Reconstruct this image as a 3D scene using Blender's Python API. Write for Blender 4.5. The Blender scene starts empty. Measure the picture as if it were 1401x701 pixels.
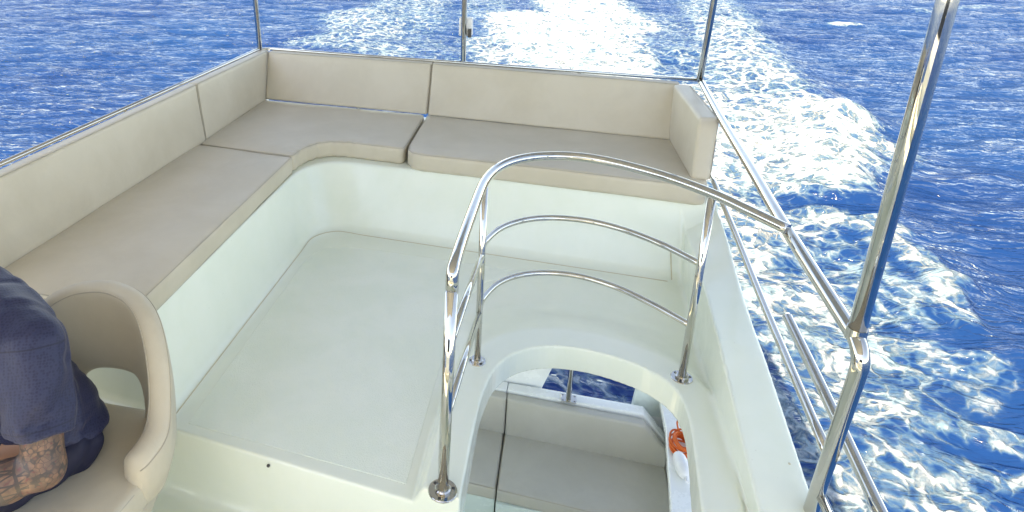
import bpy, math, random
import numpy as np
from mathutils import Vector, Matrix

random.seed(4); np.random.seed(4)
S = bpy.context.scene
COL = S.collection

# ------------------------------------------------------------------ camera
cam_d = bpy.data.cameras.new('camera'); cam = bpy.data.objects.new('camera', cam_d); COL.objects.link(cam)
PITCH = math.atan2(315, 900); YAW = math.radians(12.2)
cam.location = (0, 0, 1.8)
cam.rotation_euler = (math.pi / 2 - PITCH, 0, YAW)
cam_d.sensor_width = 36; cam_d.sensor_fit = 'HORIZONTAL'
cam_d.lens = 900 / 1401 * 36
cam_d.shift_x = (700.5 - 560) / 1401
cam_d.shift_y = -(350.5 - 200) / 1401
cam_d.clip_start = .02; cam_d.clip_end = 9000
S.camera = cam
S.render.resolution_x = 1024; S.render.resolution_y = 512

# ------------------------------------------------------------------ sky, sun, exposure
SUN_EL = math.radians(60)
SUN_DIR = Vector((-.50, -.866, 0)).normalized()            # horizontal direction towards the sun
w = bpy.data.worlds.new('World'); S.world = w; w.use_nodes = True
nt = w.node_tree; nt.nodes.clear()
sky = nt.nodes.new('ShaderNodeTexSky'); sky.sky_type = 'NISHITA'; sky.sun_disc = False
sky.sun_elevation = SUN_EL; sky.sun_rotation = math.atan2(SUN_DIR.x, SUN_DIR.y)
sky.air_density = .5; sky.dust_density = .25; sky.ozone_density = 1.0
bg = nt.nodes.new('ShaderNodeBackground'); bg.inputs['Strength'].default_value = .15
wo = nt.nodes.new('ShaderNodeOutputWorld')
nt.links.new(sky.outputs[0], bg.inputs[0]); nt.links.new(bg.outputs[0], wo.inputs[0])
sl = bpy.data.lights.new('sun', 'SUN'); sl.energy = 2.0; sl.angle = math.radians(.5); sl.color = (1, .965, .91)
so = bpy.data.objects.new('sun', sl); COL.objects.link(so)
sd = Vector((SUN_DIR.x * math.cos(SUN_EL), SUN_DIR.y * math.cos(SUN_EL), math.sin(SUN_EL)))
so.rotation_euler = sd.to_track_quat('Z', 'Y').to_euler(); so.location = (-8, -12, 30)
S.view_settings.view_transform = 'Standard'; S.view_settings.look = 'None'
S.view_settings.gamma = 1; S.view_settings.exposure = 2.62
S.view_settings.use_white_balance = True; S.view_settings.white_balance_temperature = 10900; S.view_settings.white_balance_tint = 10
S.render.engine = 'CYCLES'
S.cycles.max_bounces = 10; S.cycles.diffuse_bounces = 5; S.cycles.glossy_bounces = 6
S.cycles.sample_clamp_indirect = 6

# ------------------------------------------------------------------ tagging
def tag(o, label=None, cat=None, group=None, kind=None):
    if label: o['label'] = label
    if cat: o['category'] = cat
    if group: o['group'] = group
    if kind: o['kind'] = kind
    return o

def empty(name, loc, label, cat, group=None):
    o = bpy.data.objects.new(name, None); COL.objects.link(o); o.location = loc
    o.empty_display_size = .1
    return tag(o, label, cat, group)

def link(name, me, mat, parent=None):
    o = bpy.data.objects.new(name, me); COL.objects.link(o)
    if mat is not None and not me.materials: me.materials.append(mat)
    if parent is not None:
        o.parent = parent
        l = parent.location.copy(); p = parent.parent
        while p is not None: l += p.location; p = p.parent
        o.location = -l                                   # meshes are written in world metres
    return o

# ------------------------------------------------------------------ materials
def mat(name):
    m = bpy.data.materials.new(name); m.use_nodes = True
    nt = m.node_tree; b = nt.nodes['Principled BSDF']
    return m, nt, b
def N(nt, t, **kw):
    n = nt.nodes.new(t)
    for k, v in kw.items(): setattr(n, k, v)
    return n
def noise(nt, scale, detail=4, rough=.55, dist=0, coord=None, dims='3D'):
    n = N(nt, 'ShaderNodeTexNoise'); n.noise_dimensions = dims
    n.inputs['Scale'].default_value = scale; n.inputs['Detail'].default_value = detail
    n.inputs['Roughness'].default_value = rough; n.inputs['Distortion'].default_value = dist
    if coord is not None: nt.links.new(coord, n.inputs['Vector'])
    return n
def obj_coord(nt):
    return N(nt, 'ShaderNodeTexCoord').outputs['Object']
def math_n(nt, op, a=None, b=None, clamp=False):
    n = N(nt, 'ShaderNodeMath', operation=op); n.use_clamp = clamp
    for i, v in enumerate((a, b)):
        if v is None: continue
        if isinstance(v, (int, float)): n.inputs[i].default_value = v
        else: nt.links.new(v, n.inputs[i])
    return n.outputs[0]
def maprange(nt, v, a, b, c=0., d=1., smooth=True):
    n = N(nt, 'ShaderNodeMapRange')
    if smooth: n.interpolation_type = 'SMOOTHSTEP'
    nt.links.new(v, n.inputs['Value'])
    for k, x in zip(('From Min', 'From Max', 'To Min', 'To Max'), (a, b, c, d)):
        if isinstance(x, (int, float)): n.inputs[k].default_value = x
        else: nt.links.new(x, n.inputs[k])
    return n.outputs['Result']
def mixc(nt, f, a, b):
    n = N(nt, 'ShaderNodeMix', data_type='RGBA')
    if isinstance(f, (int, float)): n.inputs[0].default_value = f
    else: nt.links.new(f, n.inputs[0])
    for i, v in ((6, a), (7, b)):
        if isinstance(v, tuple): n.inputs[i].default_value = (*v, 1)
        else: nt.links.new(v, n.inputs[i])
    return n.outputs[2]
def bump(nt, b, h, strength, dist):
    n = N(nt, 'ShaderNodeBump'); n.inputs['Strength'].default_value = strength; n.inputs['Distance'].default_value = dist
    nt.links.new(h, n.inputs['Height']); nt.links.new(n.outputs[0], b.inputs['Normal'])

def gelcoat(name, c1, c2, rough=.16, wear=True):
    m, nt, b = mat(name); co = obj_coord(nt)
    n1 = noise(nt, 2.2, 5, .6, .4, co)
    n2 = noise(nt, 9, 6, .7, 0, co)
    f = math_n(nt, 'ADD', math_n(nt, 'MULTIPLY', n1.outputs[0], .7), math_n(nt, 'MULTIPLY', n2.outputs[0], .3))
    col = mixc(nt, maprange(nt, f, .35, .65), c1, c2)
    if wear:                                               # small specks of grime
        v = noise(nt, 70, 2, .5, 0, co)
        sp = maprange(nt, v.outputs[0], .76, .80)
        col = mixc(nt, math_n(nt, 'MULTIPLY', sp, .35), col, (.42, .38, .28))
    nt.links.new(col, b.inputs['Base Color'])
    r = maprange(nt, n2.outputs[0], .3, .7, rough, rough + .10); nt.links.new(r, b.inputs['Roughness'])
    bump(nt, b, n1.outputs[0], .10, .01)
    b.inputs['Coat Weight'].default_value = .35; b.inputs['Coat Roughness'].default_value = .06
    return m
GEL = gelcoat('gelcoat', (.795, .835, .705), (.835, .865, .75))
GELW = gelcoat('gelcoat_white', (.80, .82, .80), (.84, .86, .84), .2)
CREAM = gelcoat('cream_liner', (.70, .68, .58), (.74, .72, .63), .35, False)

def nonslip():
    m, nt, b = mat('nonslip'); co = obj_coord(nt)
    n1 = noise(nt, 3, 5, .6, .3, co); v = N(nt, 'ShaderNodeTexVoronoi'); v.inputs['Scale'].default_value = 190
    nt.links.new(co, v.inputs['Vector'])
    n2 = noise(nt, 26, 4, .7, 0, co)
    col = mixc(nt, maprange(nt, n1.outputs[0], .35, .65), (.80, .85, .725), (.845, .88, .77))
    col = mixc(nt, maprange(nt, n2.outputs[0], .55, .75, 0, .18), col, (.70, .735, .65))
    nt.links.new(col, b.inputs['Base Color']); b.inputs['Roughness'].default_value = .42
    bump(nt, b, v.outputs['Distance'], .6, .0018)
    return m
NONSLIP = nonslip()

def vinyl(name, c1, c2, rough=.42):
    m, nt, b = mat(name); co = obj_coord(nt)
    n1 = noise(nt, 3, 6, .65, .3, co)
    v = N(nt, 'ShaderNodeTexVoronoi', feature='DISTANCE_TO_EDGE'); v.inputs['Scale'].default_value = 260
    nt.links.new(co, v.inputs['Vector'])
    n3 = noise(nt, 14, 3, .5, 0, co)
    col = mixc(nt, maprange(nt, n1.outputs[0], .3, .7), c1, c2)
    nt.links.new(col, b.inputs['Base Color']); b.inputs['Roughness'].default_value = rough
    b.inputs['Specular IOR Level'].default_value = .4
    h = math_n(nt, 'ADD', math_n(nt, 'MULTIPLY', v.outputs['Distance'], .25), math_n(nt, 'MULTIPLY', n3.outputs[0], 1.6))
    bump(nt, b, h, .30, .003)
    return m
VINYL = vinyl('beige_vinyl', (.56, .485, .37), (.61, .535, .42))
VINYL2 = vinyl('beige_vinyl_chair', (.52, .445, .335), (.58, .505, .39), .45)
VINYL3 = vinyl('grey_beige_vinyl', (.47, .45, .39), (.52, .50, .44))
PIPING = vinyl('piping', (.40, .35, .27), (.45, .39, .31))

def steel():
    m, nt, b = mat('polished_steel'); co = obj_coord(nt)
    n1 = noise(nt, 30, 5, .6, 0, co)
    b.inputs['Metallic'].default_value = 1
    nt.links.new(mixc(nt, n1.outputs[0], (.53, .51, .47), (.64, .625, .59)), b.inputs['Base Color'])
    nt.links.new(maprange(nt, n1.outputs[0], .3, .75, .03, .09), b.inputs['Roughness'])
    bump(nt, b, n1.outputs[0], .04, .002)
    return m
STEEL = steel()
def plain(name, c, rough=.5, metal=0):
    m, nt, b = mat(name); n = noise(nt, 25, 4, .6, 0, obj_coord(nt))
    nt.links.new(mixc(nt, n.outputs[0], tuple(x * .85 for x in c), tuple(min(1, x * 1.12) for x in c)), b.inputs['Base Color'])
    b.inputs['Roughness'].default_value = rough; b.inputs['Metallic'].default_value = metal
    return m
SEAL = plain('aged_sealant', (.60, .53, .37), .6)
DARK = plain('dark_recess', (.05, .045, .04), .5)
SHORTS = plain('navy_shorts', (.010, .011, .035), .75)
HAIR = plain('dark_hair', (.02, .015, .012), .6)
SHOE = plain('shoe_rubber', (.08, .08, .09), .6)
PLASTIC = plain('white_plastic', (.75, .76, .76), .35)
GREYPL = plain('smoky_panel', (.62, .70, .66), .3)
BOUNCE = plain('warm_bounce_cream', (.84, .78, .66), .6)  # warm cream for the added bounce sheet under the roof
SMOKE = plain('smoked_acrylic', (.03, .035, .04), .08)
TEAL = gelcoat('locker_front', (.60, .72, .68), (.66, .77, .73), .2, False)

def shirt_mat():
    m, nt, b = mat('navy_mesh_shirt'); co = obj_coord(nt)
    mp = N(nt, 'ShaderNodeMapping'); mp.inputs['Rotation'].default_value = (.5, .2, .6); nt.links.new(co, mp.inputs[0])
    v = N(nt, 'ShaderNodeTexVoronoi'); v.inputs['Scale'].default_value = 125; v.inputs['Randomness'].default_value = .5
    nt.links.new(mp.outputs[0], v.inputs['Vector'])
    n = noise(nt, 6, 4, .5, 0, co)
    base = mixc(nt, n.outputs[0], (.006, .007, .032), (.010, .012, .046))
    col = mixc(nt, maprange(nt, v.outputs['Distance'], .25, .55, 0, .32), base, (.036, .046, .115))
    geo = co
    def plane_line(p0, d, off, w_, rad):
        sb = N(nt, 'ShaderNodeVectorMath', operation='SUBTRACT'); nt.links.new(co, sb.inputs[0]); sb.inputs[1].default_value = p0
        dt = N(nt, 'ShaderNodeVectorMath', operation='DOT_PRODUCT'); nt.links.new(sb.outputs[0], dt.inputs[0]); dt.inputs[1].default_value = d
        ln = N(nt, 'ShaderNodeVectorMath', operation='LENGTH'); nt.links.new(sb.outputs[0], ln.inputs[0])
        a = math_n(nt, 'ABSOLUTE', math_n(nt, 'SUBTRACT', dt.outputs['Value'], off))
        return math_n(nt, 'MULTIPLY', maprange(nt, a, w_, w_ * 2.2, 1, 0), maprange(nt, ln.outputs['Value'], rad, rad * 1.04, 1, 0))
    ln1 = plane_line((-1.362, 1.300, .655), (.166, -.307, -.937), -.012, .0014, .19)
    ln2 = plane_line((-1.310, 1.205, .36), (.166, -.307, -.937), -.105, .0010, .17)
    lines = math_n(nt, 'MAXIMUM', ln1, ln2)
    col = mixc(nt, math_n(nt, 'MULTIPLY', lines, .75), col, (.004, .005, .02))
    nt.links.new(col, b.inputs['Base Color']); b.inputs['Roughness'].default_value = .6
    b.inputs['Sheen Weight'].default_value = .08; b.inputs['Sheen Roughness'].default_value = .4
    h = math_n(nt, 'ADD', v.outputs['Distance'], math_n(nt, 'MULTIPLY', n.outputs[0], 2))
    bump(nt, b, h, .4, .002)
    return m
SHIRT = shirt_mat()

def skin_mat():
    m, nt, b = mat('tattooed_skin'); co = obj_coord(nt)
    at = N(nt, 'ShaderNodeAttribute'); at.attribute_name = 'arm_t'; t = at.outputs['Fac']
    aa = N(nt, 'ShaderNodeAttribute'); aa.attribute_name = 'arm_a'; a = aa.outputs['Fac']
    sk = mixc(nt, noise(nt, 9, 4, .6, 0, co).outputs[0], (.34, .16, .095), (.44, .225, .135))
    ink = (.040, .036, .036)
    # zig-zag bands round the arm: |frac(a*k)-.5| compared with frac(t*m)
    def tri(v, k):
        return math_n(nt, 'MULTIPLY', math_n(nt, 'ABSOLUTE', math_n(nt, 'SUBTRACT', math_n(nt, 'FRACT', math_n(nt, 'MULTIPLY', v, k)), .5)), 2)
    warp = math_n(nt, 'MULTIPLY', math_n(nt, 'SUBTRACT', noise(nt, 22, 3, .5, 0, co).outputs[0], .5), .18)
    tw = math_n(nt, 'ADD', t, math_n(nt, 'MULTIPLY', warp, .3))
    fr = math_n(nt, 'FRACT', math_n(nt, 'MULTIPLY', tw, 5.0))
    z1 = math_n(nt, 'SUBTRACT', math_n(nt, 'ADD', fr, warp), tri(a, 9))
    zig = maprange(nt, math_n(nt, 'ABSOLUTE', z1), .10, .17, 1, 0)
    z2 = maprange(nt, math_n(nt, 'ABSOLUTE', math_n(nt, 'SUBTRACT', math_n(nt, 'SUBTRACT', 1, fr), tri(a, 6))), .06, .12, 1, 0)
    line = maprange(nt, math_n(nt, 'ABSOLUTE', math_n(nt, 'SUBTRACT', fr, .5)), .43, .47, 0, 1)
    vor = N(nt, 'ShaderNodeTexVoronoi', feature='DISTANCE_TO_EDGE'); vor.inputs['Scale'].default_value = 62
    nt.links.new(co, vor.inputs['Vector'])
    vc = N(nt, 'ShaderNodeTexVoronoi'); vc.inputs['Scale'].default_value = 62; nt.links.new(co, vc.inputs['Vector'])
    sc1 = maprange(nt, vor.outputs['Distance'], .02, .10, .9, .0); cells = math_n(nt, 'GREATER_THAN', N(nt, 'ShaderNodeSeparateColor').outputs[0], 2)
    sep = N(nt, 'ShaderNodeSeparateColor'); nt.links.new(vc.outputs['Color'], sep.inputs[0])
    grad = math_n(nt, 'MULTIPLY', maprange(nt, vc.outputs['Distance'], .1, .6, .2, 1), maprange(nt, sep.outputs[0], .3, .6, .15, 1))
    scales = math_n(nt, 'MAXIMUM', sc1, grad)
    upper = maprange(nt, t, .42, .48, 0, 1)                # above the elbow side: scale pattern
    low = math_n(nt, 'MAXIMUM', math_n(nt, 'MAXIMUM', zig, z2), line)
    pat = N(nt, 'ShaderNodeMix'); nt.links.new(upper, pat.inputs[0]); nt.links.new(low, pat.inputs[2]); nt.links.new(scales, pat.inputs[3])
    band = maprange(nt, math_n(nt, 'ABSOLUTE', math_n(nt, 'SUBTRACT', t, .30)), .030, .034, 1, 0)
    p = math_n(nt, 'MAXIMUM', pat.outputs[0], band)
    haze = maprange(nt, noise(nt, 30, 4, .6, 0, co).outputs[0], .3, .6, .45, 1.0)
    p = math_n(nt, 'MAXIMUM', p, math_n(nt, 'MULTIPLY', haze, .78))
    on = math_n(nt, 'MULTIPLY', maprange(nt, t, -.05, .0, 0, 1), maprange(nt, t, .92, 1.0, 1, 0))
    f = math_n(nt, 'MULTIPLY', math_n(nt, 'MULTIPLY', p, on), .92)
    red = maprange(nt, noise(nt, 60, 2, .5, 0, co).outputs[0], .60, .66, 0, .65)
    sk2 = mixc(nt, math_n(nt, 'MULTIPLY', red, on), sk, (.50, .07, .05))
    nt.links.new(mixc(nt, f, sk2, ink), b.inputs['Base Color'])
    b.inputs['Roughness'].default_value = .45
    b.inputs['Subsurface Weight'].default_value = .08; b.inputs['Subsurface Radius'].default_value = (.01, .004, .002)
    bump(nt, b, noise(nt, 120, 3, .5, 0, co).outputs[0], .15, .002)
    return m
SKIN = skin_mat()

def rope_mat():
    m, nt, b = mat('orange_rope'); co = obj_coord(nt)
    wv = N(nt, 'ShaderNodeTexWave'); wv.inputs['Scale'].default_value = 60; wv.inputs['Distortion'].default_value = 1
    nt.links.new(co, wv.inputs['Vector'])
    nt.links.new(mixc(nt, wv.outputs[0], (.62, .085, .01), (.85, .17, .02)), b.inputs['Base Color'])
    b.inputs['Roughness'].default_value = .55; bump(nt, b, wv.outputs[0], .5, .002)
    return m
ROPE = rope_mat()

# ------------------------------------------------------------------ mesh helpers
def mesh_np(name, V, Q, smooth=True):
    me = bpy.data.meshes.new(name)
    V = np.ascontiguousarray(V, dtype=np.float32); Q = np.ascontiguousarray(Q, dtype=np.int32)
    me.vertices.add(len(V)); me.vertices.foreach_set('co', V.ravel())
    k = Q.shape[1]
    me.loops.add(Q.size); me.loops.foreach_set('vertex_index', Q.ravel())
    me.polygons.add(len(Q)); me.polygons.foreach_set('loop_start', np.arange(0, Q.size, k, dtype=np.int32))
    me.update(calc_edges=True)
    me.polygons.foreach_set('use_smooth', np.full(len(Q), smooth, dtype=bool))
    me.validate(); return me

def nets(fun, lo, hi, h):
    """surface of fun(X,Y,Z)<0 as quads (surface nets)"""
    lo = np.array(lo, float); n = np.ceil((np.array(hi) - lo) / h).astype(int) + 1
    ax = [(lo[i] + h * np.arange(n[i])).astype(np.float32) for i in range(3)]
    F = fun(ax[0][:, None, None], ax[1][None, :, None], ax[2][None, None, :]).astype(np.float32)
    F = np.broadcast_to(F, tuple(n)).copy()
    F[0], F[-1], F[:, 0], F[:, -1], F[:, :, 0], F[:, :, -1] = [np.maximum(a, h * .5) for a in (F[0], F[-1], F[:, 0], F[:, -1], F[:, :, 0], F[:, :, -1])]
    sgn = F < 0
    c = sgn[:-1, :-1, :-1].astype(np.int8)
    cnt = np.zeros(c.shape, np.int8)
    for i in (0, 1):
        for j in (0, 1):
            for k in (0, 1):
                cnt += sgn[i:n[0] - 1 + i, j:n[1] - 1 + j, k:n[2] - 1 + k]
    act = (cnt > 0) & (cnt < 8)
    I, J, K = np.nonzero(act)
    idx = np.full(act.shape, -1, np.int32); idx[I, J, K] = np.arange(len(I))
    corners = [(i, j, k) for i in (0, 1) for j in (0, 1) for k in (0, 1)]
    val = {c: F[I + c[0], J + c[1], K + c[2]] for c in corners}
    acc = np.zeros((len(I), 3)); num = np.zeros(len(I))
    for a in corners:
        for d in range(3):
            if a[d] == 0:
                b = list(a); b[d] = 1; b = tuple(b)
                va, vb = val[a], val[b]; cr = (va < 0) != (vb < 0)
                t = np.where(cr, va / np.where(cr, va - vb, 1), 0)
                p = np.zeros((len(I), 3)); p[:] = a; p[:, d] = t
                acc += p * cr[:, None]; num += cr
    V = lo + h * (np.stack([I, J, K], 1) + acc / num[:, None])
    Q = []
    for d in range(3):
        e1, e2 = (d + 1) % 3, (d + 2) % 3
        sl0 = [slice(None)] * 3; sl1 = [slice(None)] * 3
        sl0[d] = slice(0, -1); sl1[d] = slice(1, None)
        a, b = sgn[tuple(sl0)], sgn[tuple(sl1)]
        cr = a != b
        P = np.stack(np.nonzero(cr), 1)
        P = P[(P[:, e1] > 0) & (P[:, e2] > 0) & (P[:, e1] < n[e1] - 1) & (P[:, e2] < n[e2] - 1)]
        fl = a[P[:, 0], P[:, 1], P[:, 2]]
        def cell(o1, o2):
            q = P.copy(); q[:, e1] -= o1; q[:, e2] -= o2
            return idx[q[:, 0], q[:, 1], q[:, 2]]
        q = np.stack([cell(1, 1), cell(0, 1), cell(0, 0), cell(1, 0)], 1)
        q[~fl] = q[~fl][:, ::-1]
        Q.append(q)
    return V, np.concatenate(Q)

def grad_normals(me, fun, V, eps=.002):
    out = np.zeros_like(V)
    for s0 in range(0, len(V), 200000):
        P = V[s0:s0 + 200000].astype(np.float64); g = np.zeros_like(P)
        for d in range(3):
            a = P.copy(); b = P.copy(); a[:, d] += eps; b[:, d] -= eps
            f = lambda q: fun(q[:, 0][:, None, None], q[:, 1][:, None, None], q[:, 2][:, None, None]).reshape(-1)
            g[:, d] = f(a) - f(b)
        out[s0:s0 + 200000] = g / np.maximum(np.linalg.norm(g, axis=1), 1e-9)[:, None]
    me.normals_split_custom_set_from_vertices(out.tolist())
def smin(a, b, k):
    h = np.clip(.5 + .5 * (b - a) / k, 0, 1)
    return b * (1 - h) + a * h - k * h * (1 - h)
def smax(a, b, k): return -smin(-a, -b, k)
def sstep(x, a, b):
    t = np.clip((x - a) / (b - a), 0, 1); return t * t * (3 - 2 * t)
def poly_sd(X, Y, pts):
    X, Y = np.broadcast_arrays(X, Y); X = X.astype(float); Y = Y.astype(float)
    d = np.full(X.shape, 1e9); ins = np.zeros(X.shape, bool); n = len(pts)
    for i in range(n):
        (x1, y1), (x2, y2) = pts[i], pts[(i + 1) % n]
        ex, ey = x2 - x1, y2 - y1
        t = np.clip(((X - x1) * ex + (Y - y1) * ey) / (ex * ex + ey * ey + 1e-12), 0, 1)
        d = np.minimum(d, (X - x1 - t * ex) ** 2 + (Y - y1 - t * ey) ** 2)
        c = ((y1 > Y) != (y2 > Y)) & (X < (x2 - x1) * (Y - y1) / (y2 - y1 + 1e-12) + x1)
        ins ^= c
    d = np.sqrt(d); return np.where(ins, -d, d)

def pad(name, pts, z0, z1, parent=None, m=None, h=.011, rnd=.028, puff=.010, axis='z', cr=.04, wr=None, seed=0, label=None):
    """soft cushion: rounded outline, soft edges, slightly domed faces.  pts in the plane across `axis`"""
    P = np.array(pts); lo, hi = P.min(0), P.max(0); mid, ht = (z0 + z1) / 2, (z1 - z0) / 2
    rs = np.random.RandomState(seed)
    ph = rs.rand(6) * 6.28
    def f2(A, B, C):
        d2 = poly_sd(A[:, :, 0], B[:, :, 0], pts)[:, :, None]
        # rounded plan corners
        inner = d2 + cr
        dome = puff * sstep(-d2, .0, .12) + .0018 * np.sin(A * 9 + ph[0] + 2 * B) * np.sin(B * 11 + ph[1])
        if wr is not None: dome = dome + wr(A, B)
        dz = np.abs(C - mid) - ht - dome
        q1, q2 = d2 + rnd, dz + rnd
        return np.minimum(np.maximum(q1, q2), 0) + np.sqrt(np.maximum(q1, 0) ** 2 + np.maximum(q2, 0) ** 2) - rnd
    a = .03
    if axis == 'z':
        V, Q = nets(lambda X, Y, Z: f2(X, Y, Z), (lo[0] - a, lo[1] - a, z0 - a), (hi[0] + a, hi[1] + a, z1 + a), h)
    else:
        V, Q = nets(lambda X, Y, Z: f2(X, Y, Z), (lo[0] - a, lo[1] - a, z0 - a), (hi[0] + a, hi[1] + a, z1 + a), h)
    return V, Q

def tube_v(pts, r, seg=16, cap=True):
    P = [Vector(p) for p in pts]; n = len(P)
    rr = r if hasattr(r, '__len__') else [r] * n
    T = []
    for i in range(n):
        a = P[max(i - 1, 0)]; b = P[min(i + 1, n - 1)]; T.append((b - a).normalized())
    up = Vector((0, 0, 1)) if abs(T[0].z) < .9 else Vector((1, 0, 0))
    u = T[0].cross(up).normalized(); V = []; Q = []
    for i in range(n):
        u = (u - T[i] * u.dot(T[i])).normalized(); v = T[i].cross(u)
        for k in range(seg):
            a = 2 * math.pi * k / seg
            V.append(P[i] + (u * math.cos(a) + v * math.sin(a)) * rr[i])
    for i in range(n - 1):
        for k in range(seg):
            k2 = (k + 1) % seg
            Q.append((i * seg + k, i * seg + k2, (i + 1) * seg + k2, (i + 1) * seg + k))
    F = [tuple(q) for q in Q]
    if cap:
        F.append(tuple(range(seg - 1, -1, -1))); F.append(tuple(range((n - 1) * seg, n * seg)))
    return [tuple(v) for v in V], F
def pymesh(name, V, F, smooth=True, flat_big=True):
    me = bpy.data.meshes.new(name); me.from_pydata(V, [], F); me.update()
    for p in me.polygons: p.use_smooth = smooth and not (flat_big and len(p.vertices) > 4)
    return me
def catmull(pts, n=8):
    P = [Vector(p) for p in pts]; P = [P[0] * 2 - P[1]] + P + [P[-1] * 2 - P[-2]]; out = []
    for i in range(1, len(P) - 2):
        a, b, c, d = P[i - 1:i + 3]
        for k in range(n):
            t = k / n
            out.append(.5 * ((2 * b) + (c - a) * t + (2 * a - 5 * b + 4 * c - d) * t * t + (3 * b - a - 3 * c + d) * t ** 3))
    out.append(P[-2]); return out
def fillet(pts, r, n=8):
    """polyline with its inner corners rounded"""
    P = [Vector(p) for p in pts]; out = [P[0]]
    for i in range(1, len(P) - 1):
        a, b, c = P[i - 1:i + 2]; d1 = (a - b).normalized(); d2 = (c - b).normalized()
        L = min(r, (a - b).length * .45, (c - b).length * .45)
        s, e = b + d1 * L, b + d2 * L
        for k in range(n + 1):
            t = k / n; out.append(s * (1 - t) ** 2 + b * 2 * t * (1 - t) + e * t * t)
    out.append(P[-1]); return out
def tube(name, pts, r, parent, m=None, seg=18, cap=True):
    V, F = tube_v(pts, r, seg, cap)
    return link(name, pymesh(name, V, F), m or STEEL, parent)

class MB:
    def __init__(s): s.V = []; s.F = []
    def add(s, V, F):
        o = len(s.V); s.V += [tuple(v) for v in V]; s.F += [tuple(i + o for i in f) for f in F]; return s
    def box(s, x0, y0, z0, x1, y1, z1, bv=0.0):
        if bv <= 0:
            V = [(x, y, z) for x in (x0, x1) for y in (y0, y1) for z in (z0, z1)]
            F = [(0, 1, 3, 2), (4, 6, 7, 5), (0, 4, 5, 1), (2, 3, 7, 6), (0, 2, 6, 4), (1, 5, 7, 3)]
            return s.add(V, F)
        import bmesh
        bm = bmesh.new(); bmesh.ops.create_cube(bm, size=1)
        for v in bm.verts: v.co = Vector(((x0 + x1) / 2 + v.co.x * (x1 - x0), (y0 + y1) / 2 + v.co.y * (y1 - y0), (z0 + z1) / 2 + v.co.z * (z1 - z0)))
        bmesh.ops.bevel(bm, geom=bm.edges[:], offset=bv, segments=3, affect='EDGES', profile=.6)
        bm.verts.index_update()
        s.add([v.co for v in bm.verts], [[v.index for v in f.verts] for f in bm.faces]); bm.free(); return s
    def prism(s, pts, off, bv=0.0, seg=3):
        """closed polygon of 3-D points swept by the vector off"""
        import bmesh
        bm = bmesh.new(); o = Vector(off)
        a = [bm.verts.new(p) for p in pts]; b = [bm.verts.new(Vector(p) + o) for p in pts]
        bm.faces.new(a[::-1]); bm.faces.new(b); n = len(pts)
        for i in range(n): bm.faces.new((a[i], a[(i + 1) % n], b[(i + 1) % n], b[i]))
        bmesh.ops.recalc_face_normals(bm, faces=bm.faces[:])
        if bv > 0: bmesh.ops.bevel(bm, geom=bm.edges[:], offset=bv, segments=seg, affect='EDGES', profile=.6)
        bm.verts.index_update()
        s.add([v.co for v in bm.verts], [[v.index for v in f.verts] for f in bm.faces]); bm.free(); return s
    def disc(s, c, r, h, nrm=(0, 0, 1), seg=32, bv=.002):
        n = Vector(nrm).normalized(); c = Vector(c)
        pr = [(r, 0), (r, h - bv), (r - bv, h), (0.0001, h)]
        u = n.orthogonal().normalized(); v = n.cross(u); V = []; F = []
        for (a, b) in pr:
            for k in range(seg):
                t = 2 * math.pi * k / seg; V.append(c + n * b + (u * math.cos(t) + v * math.sin(t)) * a)
        for i in range(len(pr) - 1):
            for k in range(seg): F.append((i * seg + k, i * seg + (k + 1) % seg, (i + 1) * seg + (k + 1) % seg, (i + 1) * seg + k))
        return s.add(V, F)
    def tube(s, pts, r, seg=12): return s.add(*tube_v(pts, r, seg))
    def build(s, name, m, parent=None, smooth=False):
        me = pymesh(name, s.V, s.F, smooth, False)
        if smooth:
            try: me.set_sharp_from_angle(angle=math.radians(35))
            except Exception: pass
        return link(name, me, m, parent)

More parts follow.
